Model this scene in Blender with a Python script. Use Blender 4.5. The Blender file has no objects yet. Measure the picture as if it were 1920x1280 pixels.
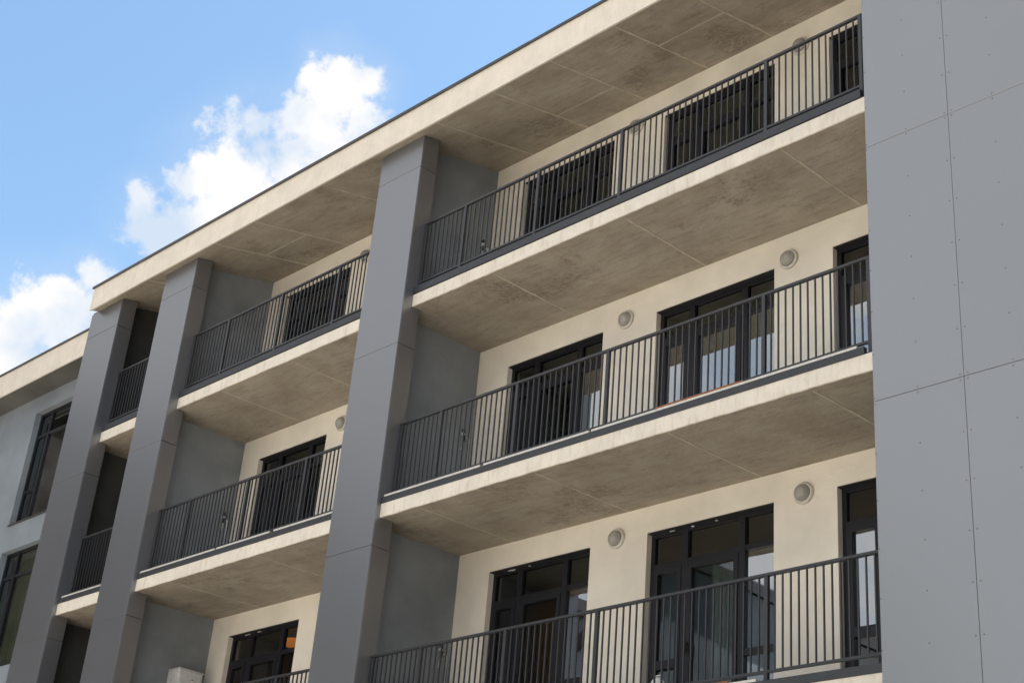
import bpy, bmesh, math, random
from mathutils import Vector, Matrix
random.seed(4)
scene = bpy.context.scene
C = scene.collection

# ------------------------------------------------------------------ camera
cam_d = bpy.data.cameras.new('camera'); cam = bpy.data.objects.new('camera', cam_d); C.objects.link(cam)
RX = Vector((0.705492, 0.704068, 0.081053)); FW = Vector((-0.654782, 0.603764, 0.454675)); UP = Vector((0.271185, -0.373842, 0.886961))
m = Matrix((RX, UP, -FW)).transposed().to_4x4(); m.translation = Vector((10.169, -11.819, 1.571))
cam.matrix_world = m
cam_d.sensor_width = 36; cam_d.lens = 2820.0 / 1920 * 36; cam_d.clip_end = 3000; cam_d.clip_start = 0.1
scene.camera = cam

# ------------------------------------------------------------------ world: daylight sky with a bank of cumulus
SUN_EL = math.radians(66); SUN_AZ = math.radians(38)      # clockwise from +Y: the sun stands behind the building
w = bpy.data.worlds.new('World'); scene.world = w; w.use_nodes = True
nt = w.node_tree; N = nt.nodes; L = nt.links; N.clear()
out = N.new('ShaderNodeOutputWorld')
sky = N.new('ShaderNodeTexSky'); sky.sky_type = 'NISHITA'; sky.sun_disc = False
sky.sun_elevation = SUN_EL; sky.sun_rotation = SUN_AZ; sky.air_density = 1.0; sky.dust_density = 1.3; sky.ozone_density = 0.35
bgs = N.new('ShaderNodeBackground'); bgs.inputs[1].default_value = 0.107
tint = N.new('ShaderNodeMix'); tint.data_type = 'RGBA'; tint.blend_type = 'MULTIPLY'; tint.inputs[0].default_value = 1; tint.inputs[7].default_value = (.90, 1.05, 1.04, 1)
L.new(sky.outputs[0], tint.inputs[6]); L.new(tint.outputs[2], bgs.inputs[0])
bgc = N.new('ShaderNodeBackground'); bgc.inputs[1].default_value = 0.43
mix = N.new('ShaderNodeMixShader'); L.new(bgs.outputs[0], mix.inputs[1]); L.new(bgc.outputs[0], mix.inputs[2]); L.new(mix.outputs[0], out.inputs[0])
tc = N.new('ShaderNodeTexCoord')
def nmath(op, a, b=None, clamp=False, tree=None):
    t = (tree or nt); n = t.nodes.new('ShaderNodeMath'); n.operation = op; n.use_clamp = clamp
    for i, v in enumerate((a, b)):
        if v is None: continue
        if isinstance(v, (int, float)): n.inputs[i].default_value = v
        else: t.links.new(v, n.inputs[i])
    return n.outputs[0]
CLOUDS = [(-0.8452, 0.3514, 0.4027, 0.0388), (-0.8267, 0.3624, 0.4304, 0.0228), (-0.8198, 0.3654, 0.441, 0.0196), (-0.8095, 0.3738, 0.4530, 0.0165), (-0.8203, 0.3808, 0.4267, 0.0264), (-0.8364, 0.3586, 0.4145, 0.0292), (-0.7777, 0.3819, 0.4993, 0.014), (-0.7677, 0.3811, 0.5152, 0.01), (-0.7773, 0.3952, 0.4895, 0.0253), (-0.76, 0.3941, 0.5168, 0.0074), (-0.7562, 0.4044, 0.5145, 0.0186), (-0.7449, 0.4109, 0.5257, 0.0187), (-0.7674, 0.413, 0.4905, 0.0306), (-0.7375, 0.4274, 0.523, 0.0378), (-0.7333, 0.4174, 0.5367, 0.0154), (-0.719, 0.4207, 0.5533, 0.0144), (-0.7163, 0.443, 0.5392, 0.0381), (-0.7011, 0.4405, 0.5607, 0.0207), (-0.6904, 0.4538, 0.5634, 0.0243), (-0.6915, 0.4709, 0.5479, 0.0314), (-0.7196, 0.4629, 0.5176, 0.0348), (-0.6741, 0.4764, 0.5645, 0.0174), (-0.6821, 0.4388, 0.585, 0.0172), (-0.6698, 0.4504, 0.5903, 0.019), (-0.663, 0.4632, 0.5882, 0.0173), (-0.6787, 0.4556, 0.5761, 0.0173), (-0.7051, 0.4147, 0.5753, 0.0041), (-0.7081, 0.4157, 0.5708, 0.0041), (-0.6298, 0.4926, 0.6006, 0.0021)]
CLOUDS = [c for c in CLOUDS if c[3] > .012]
# domain-warped lookup so that the puffs do not read as discs
wn = N.new('ShaderNodeTexNoise'); wn.inputs['Scale'].default_value = 22; wn.inputs['Detail'].default_value = 5; L.new(tc.outputs['Generated'], wn.inputs['Vector'])
wv = N.new('ShaderNodeVectorMath'); wv.operation = 'MULTIPLY_ADD'; L.new(wn.outputs['Color'], wv.inputs[0]); wv.inputs[1].default_value = (.030,) * 3
wo = N.new('ShaderNodeVectorMath'); wo.operation = 'SUBTRACT'; L.new(tc.outputs['Generated'], wo.inputs[0]); wo.inputs[1].default_value = (.015,) * 3
L.new(wo.outputs[0], wv.inputs[2])
acc = None
for x, y, z, r in CLOUDS:
    d = N.new('ShaderNodeVectorMath'); d.operation = 'DISTANCE'; L.new(wv.outputs[0], d.inputs[0]); d.inputs[1].default_value = (x, y, z)
    v = nmath('SUBTRACT', 1.0, nmath('DIVIDE', d.outputs['Value'], r))
    if acc is None: acc = v
    else:
        sm = N.new('ShaderNodeMath'); sm.operation = 'SMOOTH_MAX'; L.new(acc, sm.inputs[0]); L.new(v, sm.inputs[1]); sm.inputs[2].default_value = .25; acc = sm.outputs[0]
acc = nmath('MINIMUM', nmath('MAXIMUM', acc, -1.0), .8)
# unseen denser clouds added round the rest of the sky for paler fill and reflections
gn = N.new('ShaderNodeTexNoise'); gn.inputs['Scale'].default_value = 2.6; gn.inputs['Detail'].default_value = 3; L.new(tc.outputs['Generated'], gn.inputs['Vector'])
vd = N.new('ShaderNodeVectorMath'); vd.operation = 'DISTANCE'; L.new(tc.outputs['Generated'], vd.inputs[0]); vd.inputs[1].default_value = FW
rest = nmath('ADD', nmath('MULTIPLY', nmath('SUBTRACT', gn.outputs[0], .38), 7.0), nmath('MINIMUM', nmath('MULTIPLY', nmath('SUBTRACT', vd.outputs['Value'], .62), 22.0), 0.0))
acc = nmath('MAXIMUM', acc, nmath('MINIMUM', nmath('MAXIMUM', rest, -1.0), .7))
n1 = N.new('ShaderNodeTexNoise'); n1.inputs['Scale'].default_value = 34; n1.inputs['Detail'].default_value = 12; n1.inputs['Roughness'].default_value = .62; L.new(tc.outputs['Generated'], n1.inputs['Vector'])
den = nmath('ADD', nmath('MULTIPLY', acc, 0.9), nmath('MULTIPLY', nmath('SUBTRACT', n1.outputs[0], .5), 2.6))
mr = N.new('ShaderNodeMapRange'); mr.interpolation_type = 'SMOOTHSTEP'; mr.inputs['From Min'].default_value = -.14; mr.inputs['From Max'].default_value = .48; L.new(den, mr.inputs['Value'])
veil = N.new('ShaderNodeMapRange'); veil.interpolation_type = 'SMOOTHSTEP'; veil.inputs['From Min'].default_value = -1.0; veil.inputs['From Max'].default_value = .9; veil.inputs['To Max'].default_value = .38; L.new(acc, veil.inputs['Value'])
L.new(nmath('MAXIMUM', mr.outputs[0], nmath('MULTIPLY', veil.outputs[0], nmath('MULTIPLY', n1.outputs[0], 1.2)), True), mix.inputs[0])
n2 = N.new('ShaderNodeTexNoise'); n2.inputs['Scale'].default_value = 16; n2.inputs['Detail'].default_value = 7; L.new(tc.outputs['Generated'], n2.inputs['Vector'])
cr = N.new('ShaderNodeValToRGB'); cr.color_ramp.elements[0].position = .38; cr.color_ramp.elements[0].color = (.66, .77, .92, 1); cr.color_ramp.elements[1].position = .56; cr.color_ramp.elements[1].color = (1, .99, .99, 1)
L.new(n2.outputs[0], cr.inputs[0]); L.new(cr.outputs[0], bgc.inputs[0])

# ------------------------------------------------------------------ sun
sd = bpy.data.lights.new('sun', 'SUN'); sd.energy = 5.0; sd.angle = math.radians(.55); sd.color = (1, .95, .87)
sun = bpy.data.objects.new('sun', sd); C.objects.link(sun)
sdir = Vector((math.sin(SUN_AZ) * math.cos(SUN_EL), math.cos(SUN_AZ) * math.cos(SUN_EL), math.sin(SUN_EL)))
sun.rotation_euler = sdir.to_track_quat('Z', 'Y').to_euler(); sun.location = (0, 20, 60)

vs = scene.view_settings; vs.view_transform = 'Standard'; vs.look = 'None'; vs.gamma = 1; vs.use_curve_mapping = False
vs.exposure = 1.25

# ------------------------------------------------------------------ materials
def mat(name):
    mt = bpy.data.materials.new(name); mt.use_nodes = True
    return mt, mt.node_tree, mt.node_tree.nodes['Principled BSDF']
def tex_noise(t, vec, scale, detail=6, rough=.55):
    n = t.nodes.new('ShaderNodeTexNoise'); n.inputs['Scale'].default_value = scale; n.inputs['Detail'].default_value = detail; n.inputs['Roughness'].default_value = rough
    t.links.new(vec, n.inputs['Vector']); return n.outputs[0]
def ramp(t, fac, stops):
    r = t.nodes.new('ShaderNodeValToRGB'); e = r.color_ramp.elements
    while len(e) < len(stops): e.new(.5)
    for i, (p, c) in enumerate(stops): e[i].position = p; e[i].color = (*c, 1)
    t.links.new(fac, r.inputs[0]); return r.outputs[0]
def mixc(t, fac, a, b, mode='MIX'):
    n = t.nodes.new('ShaderNodeMix'); n.data_type = 'RGBA'; n.blend_type = mode
    if isinstance(fac, (int, float)): n.inputs[0].default_value = fac
    else: t.links.new(fac, n.inputs[0])
    for s, v in ((6, a), (7, b)):
        if isinstance(v, tuple): n.inputs[s].default_value = (*v, 1)
        else: t.links.new(v, n.inputs[s])
    return n.outputs[2]
def bump(t, bs, h, strength, dist=.01):
    b = t.nodes.new('ShaderNodeBump'); b.inputs['Strength'].default_value = strength; b.inputs['Distance'].default_value = dist
    t.links.new(h, b.inputs['Height']); t.links.new(b.outputs[0], bs.inputs['Normal'])
def coords(t, scale=None):
    g = t.nodes.new('ShaderNodeNewGeometry')
    if scale is None: return g.outputs['Position']
    mp = t.nodes.new('ShaderNodeMapping'); mp.inputs['Scale'].default_value = scale; t.links.new(g.outputs['Position'], mp.inputs[0]); return mp.outputs[0]

def stucco(name, c, var=.05, grain=90, stain=.25):
    mt, t, b = mat(name); p = coords(t)
    big = tex_noise(t, p, .9, 5); fine = tex_noise(t, p, grain, 3, .7)
    lo = tuple(x * (1 - var * 2.2) for x in c); hi = tuple(min(1, x * (1 + var)) for x in c)
    col = ramp(t, big, [(.35, lo), (.62, hi)])
    drip = tex_noise(t, coords(t, (7, 7, .5)), 1, 6, .6)
    col = mixc(t, nmath('MULTIPLY', ramp(t, drip, [(.55, (0, 0, 0)), (.8, (1, 1, 1))]), stain, tree=t), col, tuple(x * .72 for x in c))
    t.links.new(col, b.inputs['Base Color']); b.inputs['Roughness'].default_value = .9; b.inputs['Specular IOR Level'].default_value = .25
    mid = tex_noise(t, p, 22, 6, .7)
    bump(t, b, nmath('ADD', fine, mid, tree=t), .45, .008); return mt
M = {}
M['cream'] = stucco('cream_stucco', (.85, .80, .715), .05, 80, .12)
M['grey_stucco'] = stucco('grey_stucco', (.265, .29, .315), .10, 60, .10)
M['void_stucco'] = stucco('void_dark_stucco', (.055, .058, .058), .10, 60, .10)  # darkness of the narrow bay's void put into the wall colour
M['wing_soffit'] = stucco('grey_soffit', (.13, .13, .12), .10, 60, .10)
M['wing_stucco'] = stucco('blue_grey_stucco', (.245, .28, .315), .07, 60, .10)
M['interior'] = stucco('interior_plaster', (.52, .49, .45), .04, 40, .0)

def fascia(name, c, rough_k=.25):
    mt, t, b = mat(name); p = coords(t)
    n1 = tex_noise(t, p, 3.2, 8, .65); n2 = tex_noise(t, coords(t, (14, 14, 3)), 1, 7, .7); fine = tex_noise(t, p, 70, 4, .7)
    col = ramp(t, n1, [(.3, tuple(x * .90 for x in c)), (.55, c), (.75, tuple(min(1, x * 1.06) for x in c))])
    col = mixc(t, nmath('MULTIPLY', ramp(t, n2, [(.5, (0, 0, 0)), (.68, (1, 1, 1))]), rough_k, tree=t), col, (c[0] * .66, c[1] * .61, c[2] * .52))
    n6 = tex_noise(t, p, 24, 8, .8); col = mixc(t, nmath('MULTIPLY', ramp(t, n6, [(.56, (0, 0, 0)), (.68, (1, 1, 1))]), rough_k, tree=t), col, (c[0] * .78, c[1] * .74, c[2] * .66))
    t.links.new(col, b.inputs['Base Color']); b.inputs['Roughness'].default_value = .88; b.inputs['Specular IOR Level'].default_value = .25
    bump(t, b, fine, .35, .01); return mt
M['fascia'] = fascia('cream_render', (.80, .735, .64))
M['edge'] = fascia('cast_concrete_edge', (.78, .725, .64), .5)

def concrete():
    mt, t, b = mat('raw_concrete'); p = coords(t)
    n1 = tex_noise(t, p, 1.3, 9, .66); n2 = tex_noise(t, coords(t, (.7, 3.2, 1)), 3.2, 10, .72); n3 = tex_noise(t, p, 16, 9, .78); n5 = tex_noise(t, coords(t, (5.5, .9, 1)), 1.6, 9, .7)
    col = ramp(t, n1, [(.34, (.40, .345, .275)), (.50, (.53, .475, .39)), (.64, (.63, .58, .485))])
    W0, W1 = (0, 0, 0), (1, 1, 1)
    def layer(col, n, a, z, k, c): return mixc(t, nmath('MULTIPLY', ramp(t, n, [(a, W0), (z, W1)]), k, tree=t), col, c)
    col = layer(col, n2, .50, .64, .55, (.27, .235, .19))          # trowel and formwork streaks along the slab
    col = layer(col, n5, .54, .66, .40, (.60, .55, .46))           # pale lime bloom running towards the wall
    col = layer(col, n3, .54, .70, .45, (.60, .56, .48))
    col = layer(col, n3, .36, .26, .50, (.20, .17, .135))
    n4 = tex_noise(t, p, .75, 8, .72)
    col = mixc(t, nmath('MULTIPLY', ramp(t, n4, [(.55, W0), (.62, W1)]), nmath('MULTIPLY', ramp(t, n3, [(.42, W0), (.58, W1)]), .75, tree=t), tree=t), col, (.18, .15, .115))
    t.links.new(col, b.inputs['Base Color']); b.inputs['Roughness'].default_value = .85; b.inputs['Specular IOR Level'].default_value = .3
    bump(t, b, nmath('ADD', n3, nmath('MULTIPLY', n2, 1.5, tree=t), tree=t), .5, .014); return mt
M['concrete'] = concrete()
def seam():
    mt, t, b = mat('formwork_seam'); p = coords(t); n = tex_noise(t, p, 9, 7, .75)
    t.links.new(ramp(t, n, [(.38, (.42, .375, .30)), (.62, (.54, .49, .405))]), b.inputs['Base Color']); b.inputs['Roughness'].default_value = .9
    return mt
M['seam'] = seam()

def panel(name, c, rough, spec=.5, metal=0., ior=1.5):
    mt, t, b = mat(name); p = coords(t)
    n1 = tex_noise(t, p, .7, 4); n2 = tex_noise(t, coords(t, (1, 1, .25)), 5, 6, .6)
    oi = t.nodes.new('ShaderNodeObjectInfo')
    v = nmath('ADD', .93, nmath('MULTIPLY', oi.outputs['Random'], .10, tree=t), tree=t)
    hs = t.nodes.new('ShaderNodeHueSaturation'); t.links.new(v, hs.inputs['Value'])
    t.links.new(ramp(t, n1, [(.3, tuple(x * .95 for x in c)), (.7, tuple(x * 1.05 for x in c))]), hs.inputs['Color'])
    col = mixc(t, nmath('MULTIPLY', ramp(t, n2, [(.55, (0, 0, 0)), (.85, (1, 1, 1))]), .12, tree=t), hs.outputs[0], tuple(x * 1.06 for x in c))
    t.links.new(col, b.inputs['Base Color'])
    t.links.new(nmath('ADD', rough - .015, nmath('MULTIPLY', n1, .03, tree=t), tree=t), b.inputs['Roughness'])
    b.inputs['Specular IOR Level'].default_value = spec; b.inputs['Metallic'].default_value = metal; b.inputs['IOR'].default_value = ior
    return mt
M['panel'] = panel('charcoal_gloss_panel', (.085, .090, .104), .36, .5, 0, 2.7)
M['wall_panel'] = panel('grey_board_panel', (.095, .101, .114), .30, .5, 0, 3.1)
def simple(name, c, rough=.5, metal=0., spec=.5, bumpy=0):
    mt, t, b = mat(name); p = coords(t); n = tex_noise(t, p, 14, 5, .6)
    t.links.new(ramp(t, n, [(.3, tuple(x * .85 for x in c)), (.7, tuple(min(1, x * 1.15) for x in c))]), b.inputs['Base Color'])
    b.inputs['Roughness'].default_value = rough; b.inputs['Metallic'].default_value = metal; b.inputs['Specular IOR Level'].default_value = spec
    if bumpy: bump(t, b, tex_noise(t, p, 60, 3), bumpy, .004)
    return mt
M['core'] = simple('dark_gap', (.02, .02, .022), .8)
M['rail'] = simple('anthracite_rail', (.029, .030, .035), .38, 0, .6)
M['frame'] = simple('anthracite_frame', (.014, .014, .019), .42, 0, .35)
M['cap'] = simple('roof_flashing', (.07, .068, .07), .5, .3)
M['zinc'] = simple('zinc_strip', (.62, .60, .56), .55, .2)
M['kick'] = simple('kick_board_paint', (.036, .039, .046), .5, 0, .5)
M['bounce_floor'] = simple('pale_bounce_floor', (.66, .62, .56), .5)  # made pale to bounce sky light onto the walls
M['rust'] = simple('rusty_steel', (.26, .10, .045), .85)
M['rivet'] = simple('rivet_head', (.115, .12, .13), .45, 0, .8)
M['white'] = simple('white_plastic', (.74, .73, .72), .45)
M['blackrub'] = simple('black_insulation', (.03, .03, .03), .8)
M['fixture'] = simple('lamp_base', (.60, .57, .52), .5)
M['wood'] = simple('brown_wood', (.20, .095, .055), .45)
M['curtain'] = simple('pale_curtain', (.33, .34, .31), .9)
M['curtain2'] = simple('ochre_curtain', (.30, .29, .18), .9)
def glass(name, refl):
    mt = bpy.data.materials.new(name); mt.use_nodes = True; t = mt.node_tree; t.nodes.clear()
    o = t.nodes.new('ShaderNodeOutputMaterial'); g = t.nodes.new('ShaderNodeBsdfGlossy'); g.inputs['Roughness'].default_value = .012
    g.inputs['Color'].default_value = (.93, .97, 1, 1)
    tr = t.nodes.new('ShaderNodeBsdfTransparent'); tr.inputs[0].default_value = (.62, .66, .64, 1)
    mx = t.nodes.new('ShaderNodeMixShader'); fr = t.nodes.new('ShaderNodeFresnel'); fr.inputs[0].default_value = 1.5
    n = t.nodes.new('ShaderNodeTexNoise'); n.inputs['Scale'].default_value = 1.4; n.inputs['Detail'].default_value = 1
    ge = t.nodes.new('ShaderNodeNewGeometry'); t.links.new(ge.outputs['Position'], n.inputs['Vector'])
    f = nmath('MULTIPLY', nmath('ADD', refl, nmath('MULTIPLY', fr.outputs[0], 1.1, tree=t), True, tree=t), nmath('SUBTRACT', 1.0, ge.outputs['Backfacing'], tree=t), tree=t)
    bp = t.nodes.new('ShaderNodeBump'); bp.inputs['Strength'].default_value = .06; bp.inputs['Distance'].default_value = .02; t.links.new(n.outputs[0], bp.inputs['Height']); t.links.new(bp.outputs[0], g.inputs['Normal'])
    t.links.new(f, mx.inputs[0]); t.links.new(tr.outputs[0], mx.inputs[1]); t.links.new(g.outputs[0], mx.inputs[2]); t.links.new(mx.outputs[0], o.inputs[0])
    return mt
M['glass'] = glass('coated_glass', .34)
M['glass_dim'] = glass('plain_glass', .05)
def dome():
    mt, t, b = mat('ribbed_lamp_glass'); b.inputs['Base Color'].default_value = (.64, .62, .59, 1); b.inputs['Roughness'].default_value = .12
    b.inputs['Transmission Weight'].default_value = .55; b.inputs['IOR'].default_value = 1.35
    return mt
M['dome'] = dome()
def emit(name, c, s):
    mt, t, b = mat(name); b.inputs['Base Color'].default_value = (*c, 1); b.inputs['Emission Color'].default_value = (*c, 1); b.inputs['Emission Strength'].default_value = s; return mt
M['lit'] = emit('lit_orange_shade', (1, .30, .06), .30)
def ground():
    mt, t, b = mat('pale_paving'); p = coords(t)
    n1 = tex_noise(t, p, .15, 6); n2 = tex_noise(t, p, 3, 8, .7)
    col = ramp(t, n1, [(.35, (.43, .395, .34)), (.65, (.52, .48, .42))])
    col = mixc(t, .3, col, ramp(t, n2, [(.3, (.36, .33, .28)), (.7, (.56, .52, .46))]))
    t.links.new(col, b.inputs['Base Color']); b.inputs['Roughness'].default_value = .9; return mt
M['ground'] = ground()

# ------------------------------------------------------------------ helpers
def box(bm, x0, x1, y0, y1, z0, z1):
    vs_ = [bm.verts.new((x, y, z)) for x in (x0, x1) for y in (y0, y1) for z in (z0, z1)]
    for f in ((0, 1, 3, 2), (4, 6, 7, 5), (0, 4, 5, 1), (2, 3, 7, 6), (0, 2, 6, 4), (1, 5, 7, 3)):
        bm.faces.new([vs_[i] for i in f])
def prism_x(bm, poly, x0, x1):
    """extrude a (y, z) polygon along x"""
    a = [bm.verts.new((x0, y, z)) for y, z in poly]; b = [bm.verts.new((x1, y, z)) for y, z in poly]
    bm.faces.new(a); bm.faces.new(b[::-1])
    for i in range(len(poly)):
        j = (i + 1) % len(poly); bm.faces.new((a[i], b[i], b[j], a[j]))
def prism_y(bm, poly, y0, y1):
    a = [bm.verts.new((x, y0, z)) for x, z in poly]; b = [bm.verts.new((x, y1, z)) for x, z in poly]
    bm.faces.new(a); bm.faces.new(b[::-1])
    for i in range(len(poly)):
        j = (i + 1) % len(poly); bm.faces.new((a[i], b[i], b[j], a[j]))
def tube(bm, pts, r, n=10):
    rings = []
    for i, p in enumerate(pts):
        p = Vector(p); a = Vector(pts[max(i - 1, 0)]); b = Vector(pts[min(i + 1, len(pts) - 1)])
        q = (b - a).to_track_quat('Z', 'Y')
        rings.append([bm.verts.new(p + q @ Vector((r * math.cos(k * 2 * math.pi / n), r * math.sin(k * 2 * math.pi / n), 0))) for k in range(n)])
    for r0, r1 in zip(rings, rings[1:]):
        for k in range(n): bm.faces.new((r0[k], r0[(k + 1) % n], r1[(k + 1) % n], r1[k]))
    bm.faces.new(rings[0]); bm.faces.new(rings[-1])
def lathe_y(bm, prof, n=28):
    """profile of (radius, y) turned about the y axis"""
    rings = [[bm.verts.new((r * math.cos(k * 2 * math.pi / n), y, r * math.sin(k * 2 * math.pi / n))) for k in range(n)] for r, y in prof]
    for r0, r1 in zip(rings, rings[1:]):
        for k in range(n): bm.faces.new((r0[k], r0[(k + 1) % n], r1[(k + 1) % n], r1[k]))
    bm.faces.new(rings[0]); bm.faces.new(rings[-1])
def mesh(name, bm, material, bevel=0, smooth=False):
    bmesh.ops.recalc_face_normals(bm, faces=bm.faces)
    if bevel: bmesh.ops.bevel(bm, geom=list(bm.edges), offset=bevel, segments=1, affect='EDGES', clamp_overlap=True)
    me = bpy.data.meshes.new(name); bm.to_mesh(me); bm.free(); me.materials.append(material)
    if smooth: me.polygons.foreach_set('use_smooth', [True] * len(me.polygons))
    return me
def link(name, me, parent=None, loc=(0, 0, 0)):
    o = bpy.data.objects.new(name, me); C.objects.link(o)
    if parent is not None: o.parent = parent
    o.location = loc; return o
def part(name, bm, material, parent=None, loc=(0, 0, 0), bevel=0, smooth=False):
    return link(name, mesh(name, bm, material, bevel, smooth), parent, loc)
def bpart(name, b, material, parent=None, bevel=0):
    bm = bmesh.new(); box(bm, *b); return part(name, bm, material, parent, bevel=bevel)
def tag(o, label=None, cat=None, group=None, kind=None):
    if label: o['label'] = label
    if cat: o['category'] = cat
    if group: o['group'] = group
    if kind: o['kind'] = kind
    return o
def thing(name, label, cat, loc=(0, 0, 0), group=None):
    o = bpy.data.objects.new(name, None); C.objects.link(o); o.location = loc; o.empty_display_size = .2
    return tag(o, label, cat, group)
def copy_tree(o, parent=None):
    c = o.copy(); C.objects.link(c)
    if parent: c.parent = parent
    for k in list(o.children): copy_tree(k, c)
    return c
def wall_mesh(bm, x0, x1, z0, z1, y0, y1, holes):
    """wall slab with rectangular openings and proper reveals"""
    xs = sorted({x0, x1} | {h[0] for h in holes} | {h[1] for h in holes}); zs = sorted({z0, z1} | {h[2] for h in holes} | {h[3] for h in holes})
    solid = lambda i, j: 0 <= i < len(xs) - 1 and 0 <= j < len(zs) - 1 and not any(h[0] - 1e-6 <= xs[i] < h[1] - 1e-6 and h[2] - 1e-6 <= zs[j] < h[3] - 1e-6 for h in holes)
    V = {}
    def v(i, j, y):
        k = (i, j, y)
        if k not in V: V[k] = bm.verts.new((xs[i], y, zs[j]))
        return V[k]
    for i in range(len(xs) - 1):
        for j in range(len(zs) - 1):
            if not solid(i, j): continue
            bm.faces.new((v(i, j, y0), v(i + 1, j, y0), v(i + 1, j + 1, y0), v(i, j + 1, y0)))
            bm.faces.new((v(i, j, y1), v(i, j + 1, y1), v(i + 1, j + 1, y1), v(i + 1, j, y1)))
            if not solid(i - 1, j): bm.faces.new((v(i, j, y0), v(i, j + 1, y0), v(i, j + 1, y1), v(i, j, y1)))
            if not solid(i + 1, j): bm.faces.new((v(i + 1, j, y0), v(i + 1, j, y1), v(i + 1, j + 1, y1), v(i + 1, j + 1, y0)))
            if not solid(i, j - 1): bm.faces.new((v(i, j, y0), v(i, j, y1), v(i + 1, j, y1), v(i + 1, j, y0)))
            if not solid(i, j + 1): bm.faces.new((v(i, j + 1, y0), v(i + 1, j + 1, y0), v(i + 1, j + 1, y1), v(i, j + 1, y1)))

# ------------------------------------------------------------------ ground
bm = bmesh.new(); box(bm, -700, 700, -700, 700, -.5, 0); tag(part('ground', bm, M['ground']), kind='structure')

# ------------------------------------------------------------------ main building
YB, YF = 1.907, 2.0                        # face of the back wall, plane of the door frames
FL = {4: 12.046, 3: 8.760, 2: 5.449, 1: 2.14}   # tops of the balcony slabs
YS = {4: .177, 3: .081, 2: .081, 1: .081}
HEAD = {4: 14.78, 3: 11.491, 2: 8.276, 1: 4.97}
SOF = lambda y: 14.777 + .252 * y          # sloping underside of the roof
P1 = (-6.026, -5.048); P2 = (-12.178, -11.164); P3 = (-14.80, -13.69); WL = 2.73; PD = .32
G1 = (-5.665, -5.409); G2 = (-11.79, -11.553); G3 = (-14.62, -14.06); XE = 16.0
main = thing('apartment_building', 'long four storey apartment block with cream walls, open balconies and tall charcoal clad pillars', 'building')

# back wall with door openings, one piece per storey
DOORX = [(-4.75, -2.835), (-1.85, .122), (1.01, 2.96), (-11.03, -9.105), (-8.06, -6.14), (-13.75, -12.1)]
for fl in (1, 2, 3, 4):
    z0, z1 = FL[fl], (FL[fl + 1] - .10 if fl < 4 else SOF(YB) + .02)
    bm = bmesh.new(); wall_mesh(bm, G3[0], XE, z0, z1, YB, YB + .26, [(a, b, z0 + .02, HEAD[fl]) for a, b in DOORX] + [(4.2, 6.2, z0 + .02, HEAD[fl]), (8, 10, z0 + .02, HEAD[fl]), (12, 14, z0 + .02, HEAD[fl])])
    part('back_wall', bm, M['cream'], main)
bpart('back_wall', (G3[0], XE, YB, YB + .26, -.2, FL[1]), M['cream'], main)
# stucco party walls between the bays: grey, the leftmost painted void-dark
for g in (G1, G2, G3):
    bm = bmesh.new(); prism_x(bm, [(PD - .03, -.2), (PD - .03, SOF(PD - .03) + .03), (YB, SOF(YB) + .03), (YB, -.2)], *g); part('side_wall', bm, M['void_stucco'] if g is G3 else M['grey_stucco'], main)
# closed body behind: rear wall, end walls, inner floors and partitions
bm = bmesh.new()
box(bm, G3[0], XE, 8.6, 8.85, -.2, 15.2); box(bm, G3[0] - .001, G3[0] + .2, YB + .26, 8.6, -.2, 15.3); box(bm, XE - .2, XE + .001, 0.5, 8.6, -.2, 15.3)
part('outer_wall', bm, M['grey_stucco'], main)
bm = bmesh.new()
for fl in (1, 2, 3, 4): box(bm, G3[0] + .2, XE - .2, YB + .26, 8.6, FL[fl] - .22, FL[fl] + .0)
box(bm, G3[0] + .2, XE - .2, YB + .26, 8.6, 15.02, 15.12)
for x in (-13.95, -11.7, -8.55, -5.55, -2.35, .55, 3.6, 7.1, 11):
    for fl in (1, 2, 3, 4): box(bm, x, x + .14, YB + .27, 8.59, FL[fl] + .001, (FL[fl + 1] - .221) if fl < 4 else 15.02)
for fl in (1, 2, 3, 4): box(bm, G3[0] + .21, XE - .21, 6.4, 6.55, FL[fl] + .002, (FL[fl + 1] - .222) if fl < 4 else 15.018)
part('room_shell', bm, M['interior'], main)

# balcony slabs
def slab(x0, x1, fl, edge_l):
    zt, y0 = FL[fl], YS[fl]; zb = zt - .196 - .003; k = .039
    bm = bmesh.new(); prism_x(bm, [(y0 + .02, zb + k * y0), (y0 + .02, zt - .004), (YB, zt - .004), (YB, zb + k * YB)], x0, x1)
    s = part('balcony_slab', bm, M['concrete'], main)
    bm = bmesh.new(); n = int((x1 - edge_l) / .05); rows = []; rn = random.Random(fl * 31 + int(x0)); dz = 0
    for i in range(n + 1):
        x = edge_l + (x1 - edge_l) * i / n; dz = dz * .6 + rn.uniform(-.0035, .0035); bz = zb + k * y0 - .006 + dz; fy = y0 + rn.uniform(-.0008, .0008)
        rows.append([bm.verts.new(v) for v in ((x, fy + .0008, bz + .004), (x, fy, bz + .012), (x, fy, zt - .004), (x, y0 + .004, zt), (x, y0 + .0198, zt), (x, y0 + .0198, bz))])
    for a, b in zip(rows, rows[1:]):
        for q in range(6): bm.faces.new((a[q], a[(q + 1) % 6], b[(q + 1) % 6], b[q]))
    bm.faces.new(rows[0]); bm.faces.new(rows[-1])
    part('slab_edge', bm, M['edge'], s)
    if fl < 4 or True:
        bm = bmesh.new(); box(bm, x0 + .002, x1 - .002, y0 + .10, YB - .002, zt - .0035, zt + .012); part('added_bounce_floor', bm, M['bounce_floor'], s)  # unseen pale floor layer added to brighten the walls by bounce
    return s
SLABS = {}
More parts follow.
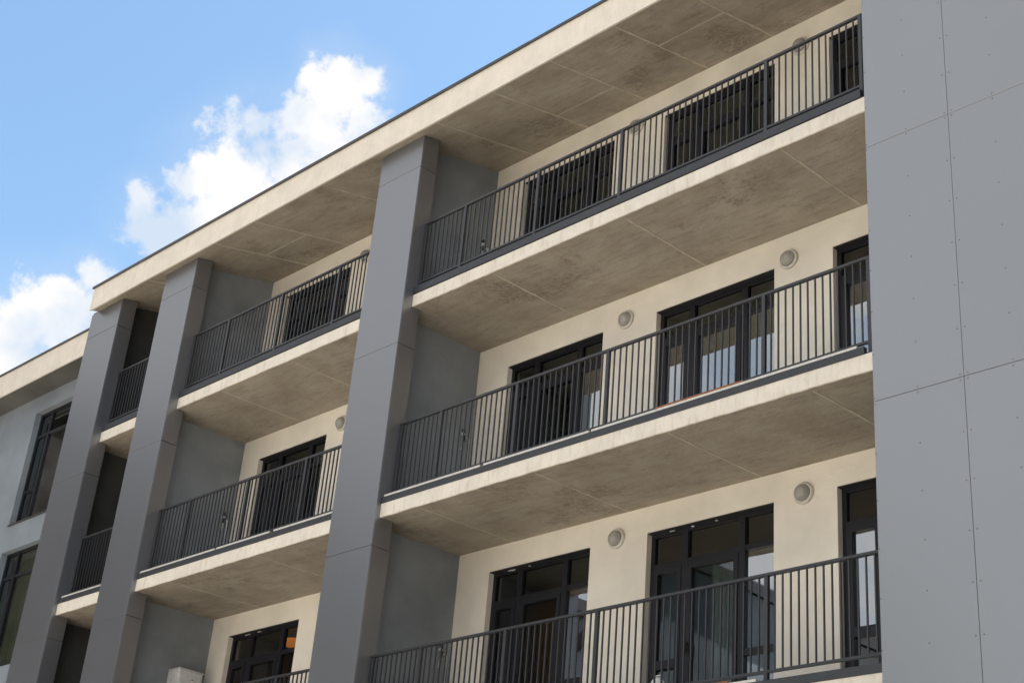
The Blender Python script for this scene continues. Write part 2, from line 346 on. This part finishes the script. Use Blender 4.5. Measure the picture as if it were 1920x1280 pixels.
for fl in (1, 2, 3, 4):
    SLABS['A', fl] = slab(G1[1], WL, fl, P1[1] + .001)
    SLABS['B', fl] = slab(G2[1], G1[0], fl, P2[1] + .001)
    SLABS['C', fl] = slab(G3[1], G2[0], fl, P3[1] + .001)
# board marks of the formwork on the undersides: raised fins of cement
def seams(parent, zf, xs, ys, x0, x1, y0=.12, y1=YB - .01, wid=.05):
    rnd = random.Random(len(xs) * 7 + int(zf(0) * 10))
    for x in xs:
        bm = bmesh.new(); n = 14; rows = []
        for i in range(n + 1):
            yy = y0 + (y1 - y0) * i / n; wd = wid * rnd.uniform(.35, 1.1); o = rnd.uniform(-.006, .006)
            rows.append([bm.verts.new((x + o + sx * wd / 2, yy, zf(yy) + dz)) for sx, dz in ((-1, .004), (-1, -.0035), (1, -.0035), (1, .004))])
        for a, b in zip(rows, rows[1:]):
            for q in range(3): bm.faces.new((a[q], a[q + 1], b[q + 1], b[q]))
        part('formwork_seam', bm, M['seam'], parent)
    for y, xa, xb in ys:
        bm = bmesh.new(); n = max(3, int((xb - xa) / .25)); rows = []
        for i in range(n + 1):
            xx = xa + (xb - xa) * i / n; wd = wid * rnd.uniform(.3, .9)
            rows.append([bm.verts.new((xx, y + sy * wd / 2, zf(y + sy * wd / 2) + dz)) for sy, dz in ((-1, .004), (-1, -.0035), (1, -.0035), (1, .004))])
        for a, b in zip(rows, rows[1:]):
            for q in range(3): bm.faces.new((a[q], a[q + 1], b[q + 1], b[q]))
        part('formwork_seam', bm, M['seam'], parent)
for fl in (2, 3, 4):
    zb = FL[fl] - .199; zf = lambda y, zb=zb: zb + .039 * y
    seams(SLABS['A', fl], zf, {4: [-3.4, -1.0, 1.45], 3: [-4.3, -2.17, -.05, 1.9], 2: [-2.2, 0]}[fl], [], G1[1], WL, YS[fl] + .05, wid=.04)
    seams(SLABS['B', fl], zf, {4: [-9.9, -8.0], 3: [-10.2, -7.9], 2: [-9]}[fl], [], G2[1], G1[0], YS[fl] + .05, wid=.04)

# roof: sloping concrete soffit, cream fascia, dark flashing
RT = 15.229; RL = -14.59; YR = -.174
bm = bmesh.new(); prism_x(bm, [(YR + .04, SOF(YR + .04)), (YR + .04, RT - .002), (8.85, 15.75), (8.85, 15.3), (YB + .3, SOF(YB + .3))], RL, WL - .002)
roof = part('roof_slab', bm, M['concrete'], main)
bm = bmesh.new(); prism_x(bm, [(YR, SOF(YR) - .006), (YR, RT), (YR + .0398, RT), (YR + .0398, SOF(YR + .04) - .006)], RL - .02, WL - .002)
box(bm, RL - .02, RL - .0005, YR + .04, 8.85, 14.9, RT + .001)
part('fascia', bm, M['fascia'], roof)
xa = RL - .045
while xa < WL - .01:
    xb = min(xa + 2.0, WL - .002); e = random.uniform(-.003, .003)
    bm = bmesh.new(); prism_x(bm, [(YR - .03 + e, RT - .022 + e), (YR - .03 + e, RT + .022), (YR + .25, RT + .05), (YR + .25, RT + .012), (YR - .005, RT + .002), (YR - .005, RT - .022 + e)], xa, xb - .006)
    part('roof_flashing', bm, M['cap'], roof); xa = xb
seams(roof, SOF, [-7.4, -9.25, -10.45, -4.62, -3.41, -2.25, -1.05, .1, 1.3, 2.3, -12.6], [(1.21, -3.41, -2.25), (.95, -10.45, -9.25), (.8, -1.05, .1)], RL, WL, YR + .06)
bpart('roof_covering', (WL, XE, .5, 8.85, 15.3, 15.5), M['concrete'], main)

# clad pillars
JZ = [2.05, 5.10, 8.15, 11.2, 14.214]
GAP = .007; TH = .018
def pillar(x0, x1, label=None):
    bm = bmesh.new(); prism_x(bm, [(TH, -.2), (TH, SOF(TH) + .02), (PD - .004, SOF(PD) + .02), (PD - .004, -.2)], x0 + TH, x1 - TH)
    p = part('pillar', bm, M['core'], main)
    zs = [0.0] + JZ
    for i in range(len(zs)):
        z0 = zs[i] + GAP / 2
        z1 = zs[i + 1] - GAP / 2 if i + 1 < len(zs) else None
        bm = bmesh.new(); box(bm, x0 + .0003, x1 - .0003, 0, TH - .0005, z0, z1 if z1 else SOF(0) - .012); part('cladding_panel', bm, M['panel'], p, bevel=.0025)
        for sx in (0, 1):
            xa, xb = (x0, x0 + TH - .0005) if sx == 0 else (x1 - TH + .0005, x1)
            bm = bmesh.new()
            if z1: box(bm, xa, xb, TH, PD, z0, z1)
            else: prism_x(bm, [(TH, z0), (TH, SOF(TH) - .012), (PD, SOF(PD) - .012), (PD, z0)], xa, xb)
            part('cladding_panel', bm, M['panel'], p, bevel=.0025)
    # back returns
    bm = bmesh.new(); box(bm, x0 + TH, x1 - TH, PD - .0035, PD - .0005, 0, SOF(PD) - .02); part('cladding_return', bm, M['panel'], p)
    return p
for p in (P1, P2, P3): pillar(*p)

# clad wall of grey boards with rivets, on the right
bm = bmesh.new(); box(bm, WL + TH, XE, TH, .5, -.2, 16.4); cw = part('clad_wall', bm, M['core'], main)
xs = [WL] + [3.729 + 1.013 * i for i in range(13)]
zs = [0.0] + JZ + [16.4]
rv = bmesh.new()
for i in range(len(xs) - 1):
    for j in range(len(zs) - 1):
        a, b, c, d = xs[i] + (.002 if i else 0), xs[i + 1] - .002, zs[j] + .0025, zs[j + 1] - .0025
        off = random.uniform(0, .0016)
        bm = bmesh.new(); box(bm, a, b, -off, TH - .001, c, d); part('wall_panel', bm, M['wall_panel'], cw, bevel=.0015)
        if i > 2: continue
        for x in (a + .038 if i else a + .012, (a + b) / 2, b - .038):
            for z in [c + .03] + [c + .03 + .49 * k for k in range(1, 6)] + [d - .03]:
                if z > d: continue
                ring = []
                for rr, yy in ((.009, -off + .0005), (.0075, -off - .0025)):
                    ring.append([rv.verts.new((x + rr * math.cos(q * math.pi / 3), yy, z + rr * math.sin(q * math.pi / 3))) for q in range(6)])
                for q in range(6): rv.faces.new((ring[0][q], ring[0][(q + 1) % 6], ring[1][(q + 1) % 6], ring[1][q]))
                rv.faces.new(ring[1])
tag(part('rivet', rv, M['rivet'], cw), kind='stuff')
bm = bmesh.new(); box(bm, WL, WL + TH - .0005, TH + .001, .5, -.2, 16.4); part('cladding_return', bm, M['wall_panel'], cw)

# ------------------------------------------------------------------ balcony doors
def door(x0, x1, fl, dims=(True, True, False)):
    """three-light balcony door: narrow sash, door leaf, fixed light, all with a transom row on top"""
    z0, z1 = FL[fl] + .02, HEAD[fl]; h = z1 - z0; W = x1 - x0; s = W / 1.97
    m1, m2 = x0 + .555 * s, x0 + 1.435 * s; zt = z0 + h * .84; ft = .06; y0, y1 = YF, YF + .07
    bm = bmesh.new()
    box(bm, x0, x0 + ft, y0, y1, z0, z1); box(bm, x1 - ft, x1, y0, y1, z0, z1)
    box(bm, x0 + ft, x1 - ft, y0, y1, z1 - .055, z1); box(bm, x0 + ft, x1 - ft, y0, y1, z0, z0 + .05)
    box(bm, m1 - .047, m1 + .047, y0 - .006, y1, z0 + .05, z1 - .055); box(bm, m2 - .047, m2 + .047, y0 - .006, y1, z0 + .05, z1 - .055)
    xs_ = [(x0 + ft, m1 - .047), (m1 + .047, m2 - .047), (m2 + .047, x1 - ft)]
    for a, b in xs_: box(bm, a, b, y0 + .001, y1, zt - .035, zt + .035)
    a, b = xs_[2]; box(bm, a, b, y0 + .002, y1, z0 + 1.04, z0 + 1.12)
    fr = part('balcony_door', bm, M['frame'], main)
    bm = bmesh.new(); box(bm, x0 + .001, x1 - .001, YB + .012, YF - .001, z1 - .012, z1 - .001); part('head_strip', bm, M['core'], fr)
    if fl == 2:
        bm = bmesh.new(); rn = random.Random(int(x0 * 100) + fl)
        for k in range(3):
            cx = x0 + W * rn.uniform(.08, .95); wd = rn.uniform(.012, .045)
            box(bm, cx - wd, cx + wd, YF - .02, YF - .0005, z1 - .012 - rn.uniform(.006, .014), z1 - .013)
        tag(part('sealing_foam', bm, M['white'], fr), kind='stuff')
    def pane(a, b, c, d, mt, tilt=0):
        bm = bmesh.new(); box(bm, a, b, y0 + .030, y0 + .036, c, d); part('pane', bm, mt, fr)
    for k, (a, b) in enumerate(xs_):
        pane(a, b, zt + .035, z1 - .055, M['glass_dim'])
    g = [M['glass_dim'] if q else M['glass'] for q in dims]
    for k in (0, 1):
        a, b = xs_[k]; sw = .07; bm = bmesh.new(); c, d = z0 + .055, zt - .04; yy = y0 - .014
        box(bm, a + .003, a + sw, yy, y1 - .02, c, d); box(bm, b - sw, b - .003, yy, y1 - .02, c, d)
        box(bm, a + sw, b - sw, yy, y1 - .02, d - sw, d); box(bm, a + sw, b - sw, yy, y1 - .02, c, c + sw + .04)
        if k == 0: box(bm, a + sw, b - sw, yy + .002, y1 - .02, z0 + 1.03, z0 + 1.14)
        part('sash', bm, M['frame'], fr)
        pane(a + sw, b - sw, c, d, g[k])
    a, b = xs_[2]; pane(a, b, z0 + 1.12, zt - .035, g[2]); pane(a, b, z0 + .05, z0 + 1.04, g[2])
    bm = bmesh.new(); hx, hz = m1 + .047 + .035, z0 + 1.26
    box(bm, hx - .014, hx + .014, y0 - .024, y0 - .014, hz - .06, hz + .06); box(bm, hx - .009, hx + .009, y0 - .06, y0 - .024, hz + .02, hz + .04); box(bm, hx - .010, hx + .010, y0 - .062, y0 - .048, hz - .10, hz + .045)
    part('handle', bm, M['core'], fr)
    return fr
DIM = {('A1', 4): (1, 1, 1), ('A2', 4): (1, 1, 1), ('A3', 4): (1, 1, 1), ('A1', 3): (1, 1, 0), ('A2', 3): (0, 0, 0), ('A3', 3): (0, 0, 0),
       ('A1', 2): (1, 1, 0), ('A2', 2): (1, 1, 0), ('A3', 2): (0, 0, 0)}
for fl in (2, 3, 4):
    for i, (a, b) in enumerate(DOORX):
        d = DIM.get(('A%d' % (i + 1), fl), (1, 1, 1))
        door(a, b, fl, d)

# ------------------------------------------------------------------ railings
def railing(name_label, fl, x0, x1, posts, z_extra=0, strip=None, rust=None, last=True, group='black balcony railings'):
    f = FL[fl]; zt = f + 1.253; yr = .2557
    t = thing('balcony_railing', name_label, 'railing', (x0, yr, f), group)
    lo = f + .215; L0 = x1 - x0
    def b(name, x, X, y, Y, z, Z, mt, bev=0, parent=t):
        bm = bmesh.new(); box(bm, x - x0, X - x0, y - yr, Y - yr, z - f, Z - f); return part(name, bm, mt, parent, bevel=bev)
    b('top_rail', x0, x1, yr - .024, yr + .024, zt - .032, zt, M['rail'], .004)
    b('bottom_rail', x0, x1, yr - .017, yr + .017, lo, lo + .028, M['rail'])
    xs_ = [x0 + .03] + list(posts) + ([x1 - .03] if last else [x1])
    pm = bmesh.new(); box(pm, -.024, .024, -.022, .022, .012, 1.253 - .0325); pm = mesh('post', pm, M['rail'], .003)
    sm = bmesh.new(); box(sm, -.0078, .0078, -.0085, .0085, .243, 1.253 - .0325); sm = mesh('bar', sm, M['rail'])
    for i, x in enumerate(xs_):
        if i < len(xs_) - 1 or last: link('post', pm, t, (x - x0, 0.001, 0))
    for a, c in zip(xs_, xs_[1:]):
        n = max(1, round((c - a) / .0968))
        for k in range(1, n): link('bar', sm, t, (a + (c - a) * k / n - x0 + random.uniform(-.001, .001), random.uniform(-.001, .001), 0))
    ys = YS[fl]
    if fl == 4: b('kick_plate', x0, x1, ys - .012, yr - .03, f + .012, f + .125, M['kick'], .004)
    else: b('kick_plate', x0, x1, ys - .010, ys + .05, f - .004, f + .088, M['kick'], .004)
    if strip:
        for a, c in strip:
            b('threshold_strip', a, c, ys - .008, ys + .045, f + .0885, f + .116, M['zinc'])
    if rust:
        o = b('threshold_strip', rust[0], rust[1], ys - .009, ys + .02, f + .1165, f + .138, M['rust']); tag(o, 'rust brown stretch of the strip under the railing')
    return t
railing('black railing of the top balcony in the wide bay beside the panelled wall', 4, P1[1], 2.575, [-4.164, -2.676, -1.133, 1.205])
railing('black railing of the middle balcony in the wide bay, before blue door glass', 3, P1[1], 2.59, [-4.194, -2.733, -1.155, 1.192],
        strip=[(-5.0, -3.12), (-3.06, -1.24), (-1.2, 2.5)], rust=(-.2, 1.05))
railing('black railing across the bottom of the photo, lowest in the wide bay', 2, P1[1], WL - .004, [-4.083, -2.567, -1.095, 1.245], last=False,
        strip=[(-5, -1.3), (.9, 1.25)], rust=(-.9, .9))
railing('black railing of the top balcony just left of the tall middle pillar', 4, P2[1], P1[0], [-10.10, -8.58, -7.08])
railing('black railing of the middle balcony just left of the tall middle pillar', 3, P2[1], P1[0], [-10.257, -8.654, -7.181], strip=[(-11.1, -9.0), (-8.95, -7.6), (-7.5, -6.1)])
railing('black railing just showing under the window at the bottom edge', 2, P2[1], P1[0], [-10.2, -8.6, -7.1])
railing('short black railing of the top balcony in the narrow bay between the two left pillars', 4, P3[1], P2[0], [])
railing('short black railing of the middle balcony in the narrow bay between the two left pillars', 3, P3[1], P2[0], [], strip=[(-13.6, -12.2)])

# ------------------------------------------------------------------ round wall lamps
def lamp(x, z, label):
    t = thing('wall_lamp', label, 'lamp', (x, YB, z), 'round bulkhead lamps on the cream wall')
    if lamp.m is None:
        bm = bmesh.new(); lathe_y(bm, [(.135, -.001), (.14, -.02), (.132, -.035), (.112, -.042), (.105, -.034)]); base = mesh('lamp_base', bm, M['fixture'], 0, True)
        bm = bmesh.new(); prof = [(.103, -.036)]
        for k in range(1, 9):
            a = k / 8 * math.pi / 2; r = .103 * math.cos(a * .98); prof.append((max(r, .004) + (.003 if k % 2 else 0), -.036 - .085 * math.sin(a)))
        lathe_y(bm, prof); dm = mesh('lamp_dome', bm, M['dome'], 0, True)
        bm = bmesh.new(); lathe_y(bm, [(.03, -.043), (.045, -.06), (.045, -.08), (.02, -.1)], 14); bulb = mesh('bulb', bm, M['white'], 0, True)
        lamp.m = (base, dm, bulb)
    link('lamp_base', lamp.m[0], t); link('lamp_dome', lamp.m[1], t); link('bulb', lamp.m[2], t)
lamp.m = None
for x, z, l in ((-2.366, 8.296, 'round glass wall lamp between the first and second balcony doors of the lowest wide balcony'),
                (.556, 8.286, 'round glass wall lamp left of the rightmost door on the lowest wide balcony'),
                (-2.40, 11.535, 'round glass wall lamp between the two left doors of the middle wide balcony'),
                (.356, 11.533, 'round glass wall lamp beside the rightmost door of the middle wide balcony'),
                (-8.706, 11.576, 'round glass wall lamp half hidden by the left edge of the tall middle pillar'),
                (-2.394, 14.80, 'round wall lamp peeping over the middle of the top railing'),
                (.562, 14.84, 'round wall lamp peeping over the right end of the top railing'),
                (-8.7, 14.82, 'round wall lamp peeping over the top railing just left of the tall pillar')):
    lamp(x, z, l)

# ------------------------------------------------------------------ pipe stubs for air conditioning in the wall corners
def pipes(x, z, label, tall=.5):
    t = thing('pipe_stub', label, 'pipe', (x, YB, z), 'pipe stubs in the balcony corners')
    bm = bmesh.new(); tube(bm, [(.0, -.13, 0), (.06, -.14, .0), (.085, -.14, -.02), (.09, -.14, -.06), (.09, -.14, -tall)], .016); part('white_pipe', bm, M['white'], t, smooth=True)
    bm = bmesh.new(); tube(bm, [(.0, -.20, .12), (.05, -.21, .12), (.065, -.21, .08), (.06, -.2, .0), (.04, -.2, -.06)], .018); part('insulated_pipe', bm, M['blackrub'], t, smooth=True)
    bm = bmesh.new(); tube(bm, [(.04, -.2, -.06), (.035, -.2, -.11), (.03, -.21, -.2)], .013); tube(bm, [(.0, -.21, .045), (.07, -.22, .045)], .022); part('valve', bm, M['white'], t, smooth=True)
pipes(G1[1], 10.42, 'white and black pipe stubs in the corner of the middle wide balcony')
pipes(G1[1], 13.70, 'small pipe stubs in the corner of the top wide balcony', .3)
pipes(G1[1], 7.15, 'white and black pipe stubs in the corner of the lowest wide balcony', .6)
pipes(G2[1], 10.38, 'white pipe stubs in the corner of the middle balcony left of the tall pillar')

# ------------------------------------------------------------------ white box on the grey wall, bottom left
t = thing('wall_box', 'white metal equipment box on the grey wall at the bottom, left of the window', 'box', (G2[1], 1.43, 7.0))
bm = bmesh.new(); box(bm, .0, .34, -.23, .23, 0, .585); part('body', bm, M['white'], t, bevel=.012)
bm = bmesh.new(); box(bm, .0, .355, -.245, .245, .586, .600); part('lid', bm, M['white'], t, bevel=.004)
bm = bmesh.new(); box(bm, .341, .346, -.20, .20, .05, .50); part('front_cover', bm, M['white'], t, bevel=.002)
bm = bmesh.new(); box(bm, .3465, .351, .02, .06, .44, .455); part('badge', bm, M['rivet'], t)
# white canister on the lowest balcony
t = thing('canister', 'small white round-topped canister standing behind the lowest railing', 'canister', (-.36, .48, FL[2]))
bm = bmesh.new(); n = 20
prof = [(.07, 0), (.085, .02), (.085, .30), (.08, .36), (.06, .40), (.03, .425), (.004, .43)]
rings = [[bm.verts.new((r * math.cos(k * 2 * math.pi / n), r * math.sin(k * 2 * math.pi / n), z)) for k in range(n)] for r, z in prof]
for r0, r1 in zip(rings, rings[1:]):
    for k in range(n): bm.faces.new((r0[k], r0[(k + 1) % n], r1[(k + 1) % n], r1[k]))
bm.faces.new(rings[0]); bm.faces.new(rings[-1]); part('body', bm, M['white'], t, smooth=True)
bm = bmesh.new(); tube(bm, [(-.05, 0, .41), (-.04, 0, .45), (.04, 0, .45), (.05, 0, .41)], .007); part('handle', bm, M['white'], t, smooth=True)

# ------------------------------------------------------------------ things seen through the glass
def curtain(x0, x1, y, z0, z1, mt, label, folds=9):
    bm = bmesh.new(); n = folds * 6; vv = []
    for i in range(n + 1):
        x = x0 + (x1 - x0) * i / n; yy = y + .035 * math.sin(i / 6 * 2 * math.pi) + .01 * math.sin(i * 1.7)
        vv.append((bm.verts.new((x, yy, z0)), bm.verts.new((x, yy, z1))))
    for a, b in zip(vv, vv[1:]): bm.faces.new((a[0], b[0], b[1], a[1]))
    o = part('curtain', bm, mt, smooth=True); tag(o, label, 'curtain'); return o
curtain(-1.02, -.52, 2.2, FL[2] + .03, 7.9, M['curtain'], 'pale green curtain behind the second door of the lowest wide balcony', 4)
o = bpart('wardrobe', (-4.6, -3.72, 2.34, 2.55, FL[2] + .003, 7.93), M['wood'], bevel=.01); tag(o, 'brown wooden wardrobe behind the first door of the lowest wide balcony', 'wardrobe')
o = bpart('cupboard', (-12.6, -10.75, 3.15, 3.4, FL[2] + .003, 8.35), M['wood'], bevel=.01); tag(o, 'brown wooden cupboard inside the window at the bottom, under the orange lamp', 'cupboard')
bm = bmesh.new(); box(bm, -12.62, -11.7, 3.12, 3.149, 7.0, 7.04); part('handle_rail', bm, M['core'], o)
t = thing('ceiling_lamp', 'glowing orange ceiling lamp inside the window at the bottom', 'lamp', (-10.08, 2.62, 8.20))
bm = bmesh.new(); n = 24; rr = [[bm.verts.new((r * math.cos(k * 2 * math.pi / n), r * math.sin(k * 2 * math.pi / n), z)) for k in range(n)] for r, z in ((.10, .05), (.24, .03), (.27, 0), (.22, -.035), (.1, -.05))]
for r0, r1 in zip(rr, rr[1:]):
    for k in range(n): bm.faces.new((r0[k], r0[(k + 1) % n], r1[(k + 1) % n], r1[k]))
bm.faces.new(rr[0]); bm.faces.new(rr[-1]); part('lamp_shade', bm, M['lit'], t, smooth=True)
bm = bmesh.new(); tube(bm, [(0, 0, .07), (0, 0, .20)], .01); part('stem', bm, M['fixture'], t)

# ------------------------------------------------------------------ set-back wing on the left
wing = thing('side_wing', 'set-back blue grey wing with a cream roof edge, left of the pillars', 'building')
WY = 1.45; WX0, WX1 = -44.0, -14.86
UW = [(-19.45, -16.9, 11.80, 14.43), (-24.6, -22.0, 11.80, 14.43), (-29.8, -27.2, 11.80, 14.43), (-35, -32.4, 11.80, 14.43)]
holes = []
for a, b, c, d in UW: holes += [(a, b, c, d), (a, b, c - 3.2, d - 3.25), (a, b, c - 6.5, d - 6.5)]
bm = bmesh.new(); wall_mesh(bm, WX0, WX1, -.2, 14.86, WY, WY + .3, holes); part('wall', bm, M['wing_stucco'], wing)
bm = bmesh.new(); box(bm, WX0, WX1, 8.5, 8.8, -.2, 15.2); box(bm, WX0, WX0 + .3, WY + .3, 8.5, -.2, 15.2); part('rear_wall', bm, M['wing_stucco'], wing)
bm = bmesh.new()
for z in (11.35, 8.1, 4.9, 1.6): box(bm, WX0 + .3, WX1, WY + .31, 8.49, z - .25, z)
box(bm, WX0 + .3, WX1, 5.2, 5.35, .1, 14.8); part('room_shell', bm, M['interior'], wing)
bm = bmesh.new(); box(bm, WX0 - .5, WX1, .93, 8.9, 14.845, 15.40); ro = part('roof_slab', bm, M['wing_soffit'], wing)
bm = bmesh.new(); box(bm, WX0 - .5, WX1, .90, .9295, 14.835, 15.405); part('fascia', bm, M['fascia'], ro)
bm = bmesh.new(); box(bm, WX0 - .53, WX1, .87, 1.15, 15.4055, 15.445); part('roof_flashing', bm, M['cap'], ro)
def wing_window(a, b, c, d, lower):
    y0, y1 = WY + .13, WY + .2; ft = .06; bm = bmesh.new()
    box(bm, a, a + ft, y0, y1, c, d); box(bm, b - ft, b, y0, y1, c, d); box(bm, a + ft, b - ft, y0, y1, d - .06, d); box(bm, a + ft, b - ft, y0, y1, c, c + .06)
    ms = [a + .52, a + 1.75]
    for mx in ms: box(bm, mx - .035, mx + .035, y0 - .005, y1, c + .06, d - .06)
    cells = [(a + ft, ms[0] - .035), (ms[0] + .035, ms[1] - .035), (ms[1] + .035, b - ft)]
    zt = d - .56
    for i, (p, q) in enumerate(cells): box(bm, p, q, y0 + .001, y1, zt - .03, zt + .03)
    zl = c + .78; p, q = cells[0]; box(bm, p, q, y0 + .001, y1, zl - .03, zl + .03)
    f = part('window', bm, M['frame'], wing)
    for i, (p, q) in enumerate(cells):
        for u, v, g in ((zt + .03, d - .06, 1), (c + .06, zt - .03, 1 if i == 0 else 0)):
            bm = bmesh.new(); box(bm, p, q, y0 + .03, y0 + .036, u, v); part('pane', bm, M['glass_dim'] if g or lower else M['glass'], f)
for a, b, c, d in UW:
    wing_window(a, b, c, d, False); wing_window(a, b, c - 3.2, d - 3.25, True); wing_window(a, b, c - 6.5, d - 6.5, True)
for (a, b, c, d) in UW:
    bm = bmesh.new(); box(bm, a - .01, b + .01, WY - .03, WY + .12, c - .028, c - .001); part('sill', bm, M['cap'], wing)
curtain(-19.3, -17.0, WY + .42, 8.68, 11.1, M['curtain2'], 'long ochre curtain in the lower window of the set-back wing', 16)

# ------------------------------------------------------------------ buildings outside the view, two of them dark blocks added to shape light
M['brick'] = stucco('dark_brick_render', (.042, .038, .035), .2, 30, .2)  # near black so that these blocks mirror dark
op = thing('opposite_building', 'pale gabled apartment house across the yard, seen mirrored in the door glass', 'building')
bm = bmesh.new(); prism_y(bm, [(-27, 0), (-27, 16.2), (-22.0, 19.0), (-17.0, 16.2), (-17, 0)], -36, -22.6); part('gable_wall', bm, M['wing_stucco'], op)
bm = bmesh.new(); prism_y(bm, [(-27.6, 15.95), (-22.0, 19.1), (-16.4, 15.95), (-16.4, 16.35), (-22.0, 19.55), (-27.6, 16.35)], -36.5, -21.9); part('roof', bm, M['cap'], op)
wm = bmesh.new(); box(wm, -.75, .75, -.05, .03, -.8, .8); wm = mesh('window', wm, M['frame'])
for x in (-24.5, -22, -19.5):
    for z in (2.4, 5.6, 8.8, 12): link('window', wm, op, (x, -22.57, z))
bm = bmesh.new(); box(bm, -38.5, -27.7, -38, -24, 0, 15.5); part('side_block', bm, M['brick'], op)
tb = thing('reflection_blocker', 'tall unseen dark block added to darken the reflections in the pillar cladding', 'building')  # added to give the pillar fronts something dark to mirror
bm = bmesh.new(); box(bm, -60, -39, -62, -7, 0, 23.4); part('wall', bm, M['brick'], tb)
bm = bmesh.new(); box(bm, -60.3, -38.7, -62.3, -6.7, 23.401, 24.0); part('flat_roof', bm, M['cap'], tb)
for k in range(13):
    for z in (2.4, 5.6, 8.8, 12, 15.2, 18.4, 21.2):
        o = link('window', wm, tb, (-38.97, -10 - 4.0 * k, z)); o.rotation_euler = (0, 0, math.pi / 2)
lo = thing('low_building', 'long low pale house across the yard behind the photographer', 'building')
bm = bmesh.new(); box(bm, -12, 60, -62, -46, 0, 6.4); part('wall', bm, M['cream'], lo)
bm = bmesh.new(); prism_x(bm, [(-62.5, 6.4), (-54, 9.2), (-45.5, 6.4)], -12.5, 60.5); part('roof', bm, M['cap'], lo)
for k in range(18):
    for z in (2.0, 4.8): link('window', wm, lo, (-9 + 3.8 * k, -45.97, z))
rb = thing('side_light_blocker', 'unseen dark block added at the right to keep light off the pillar sides', 'building')  # added to cut the light reaching the right-facing pillar sides
bm = bmesh.new(); box(bm, 17.5, 32, -16, 8, 0, 15.5); part('wall', bm, M['brick'], rb)
bm = bmesh.new(); box(bm, 17.2, 32.3, -16.3, 8.3, 15.501, 16.0); part('flat_roof', bm, M['cap'], rb)
for k in range(4):
    for z in (2.4, 5.6, 8.8, 12):
        o = link('window', wm, rb, (17.47, -3 - 3.6 * k, z)); o.rotation_euler = (0, 0, math.pi / 2)
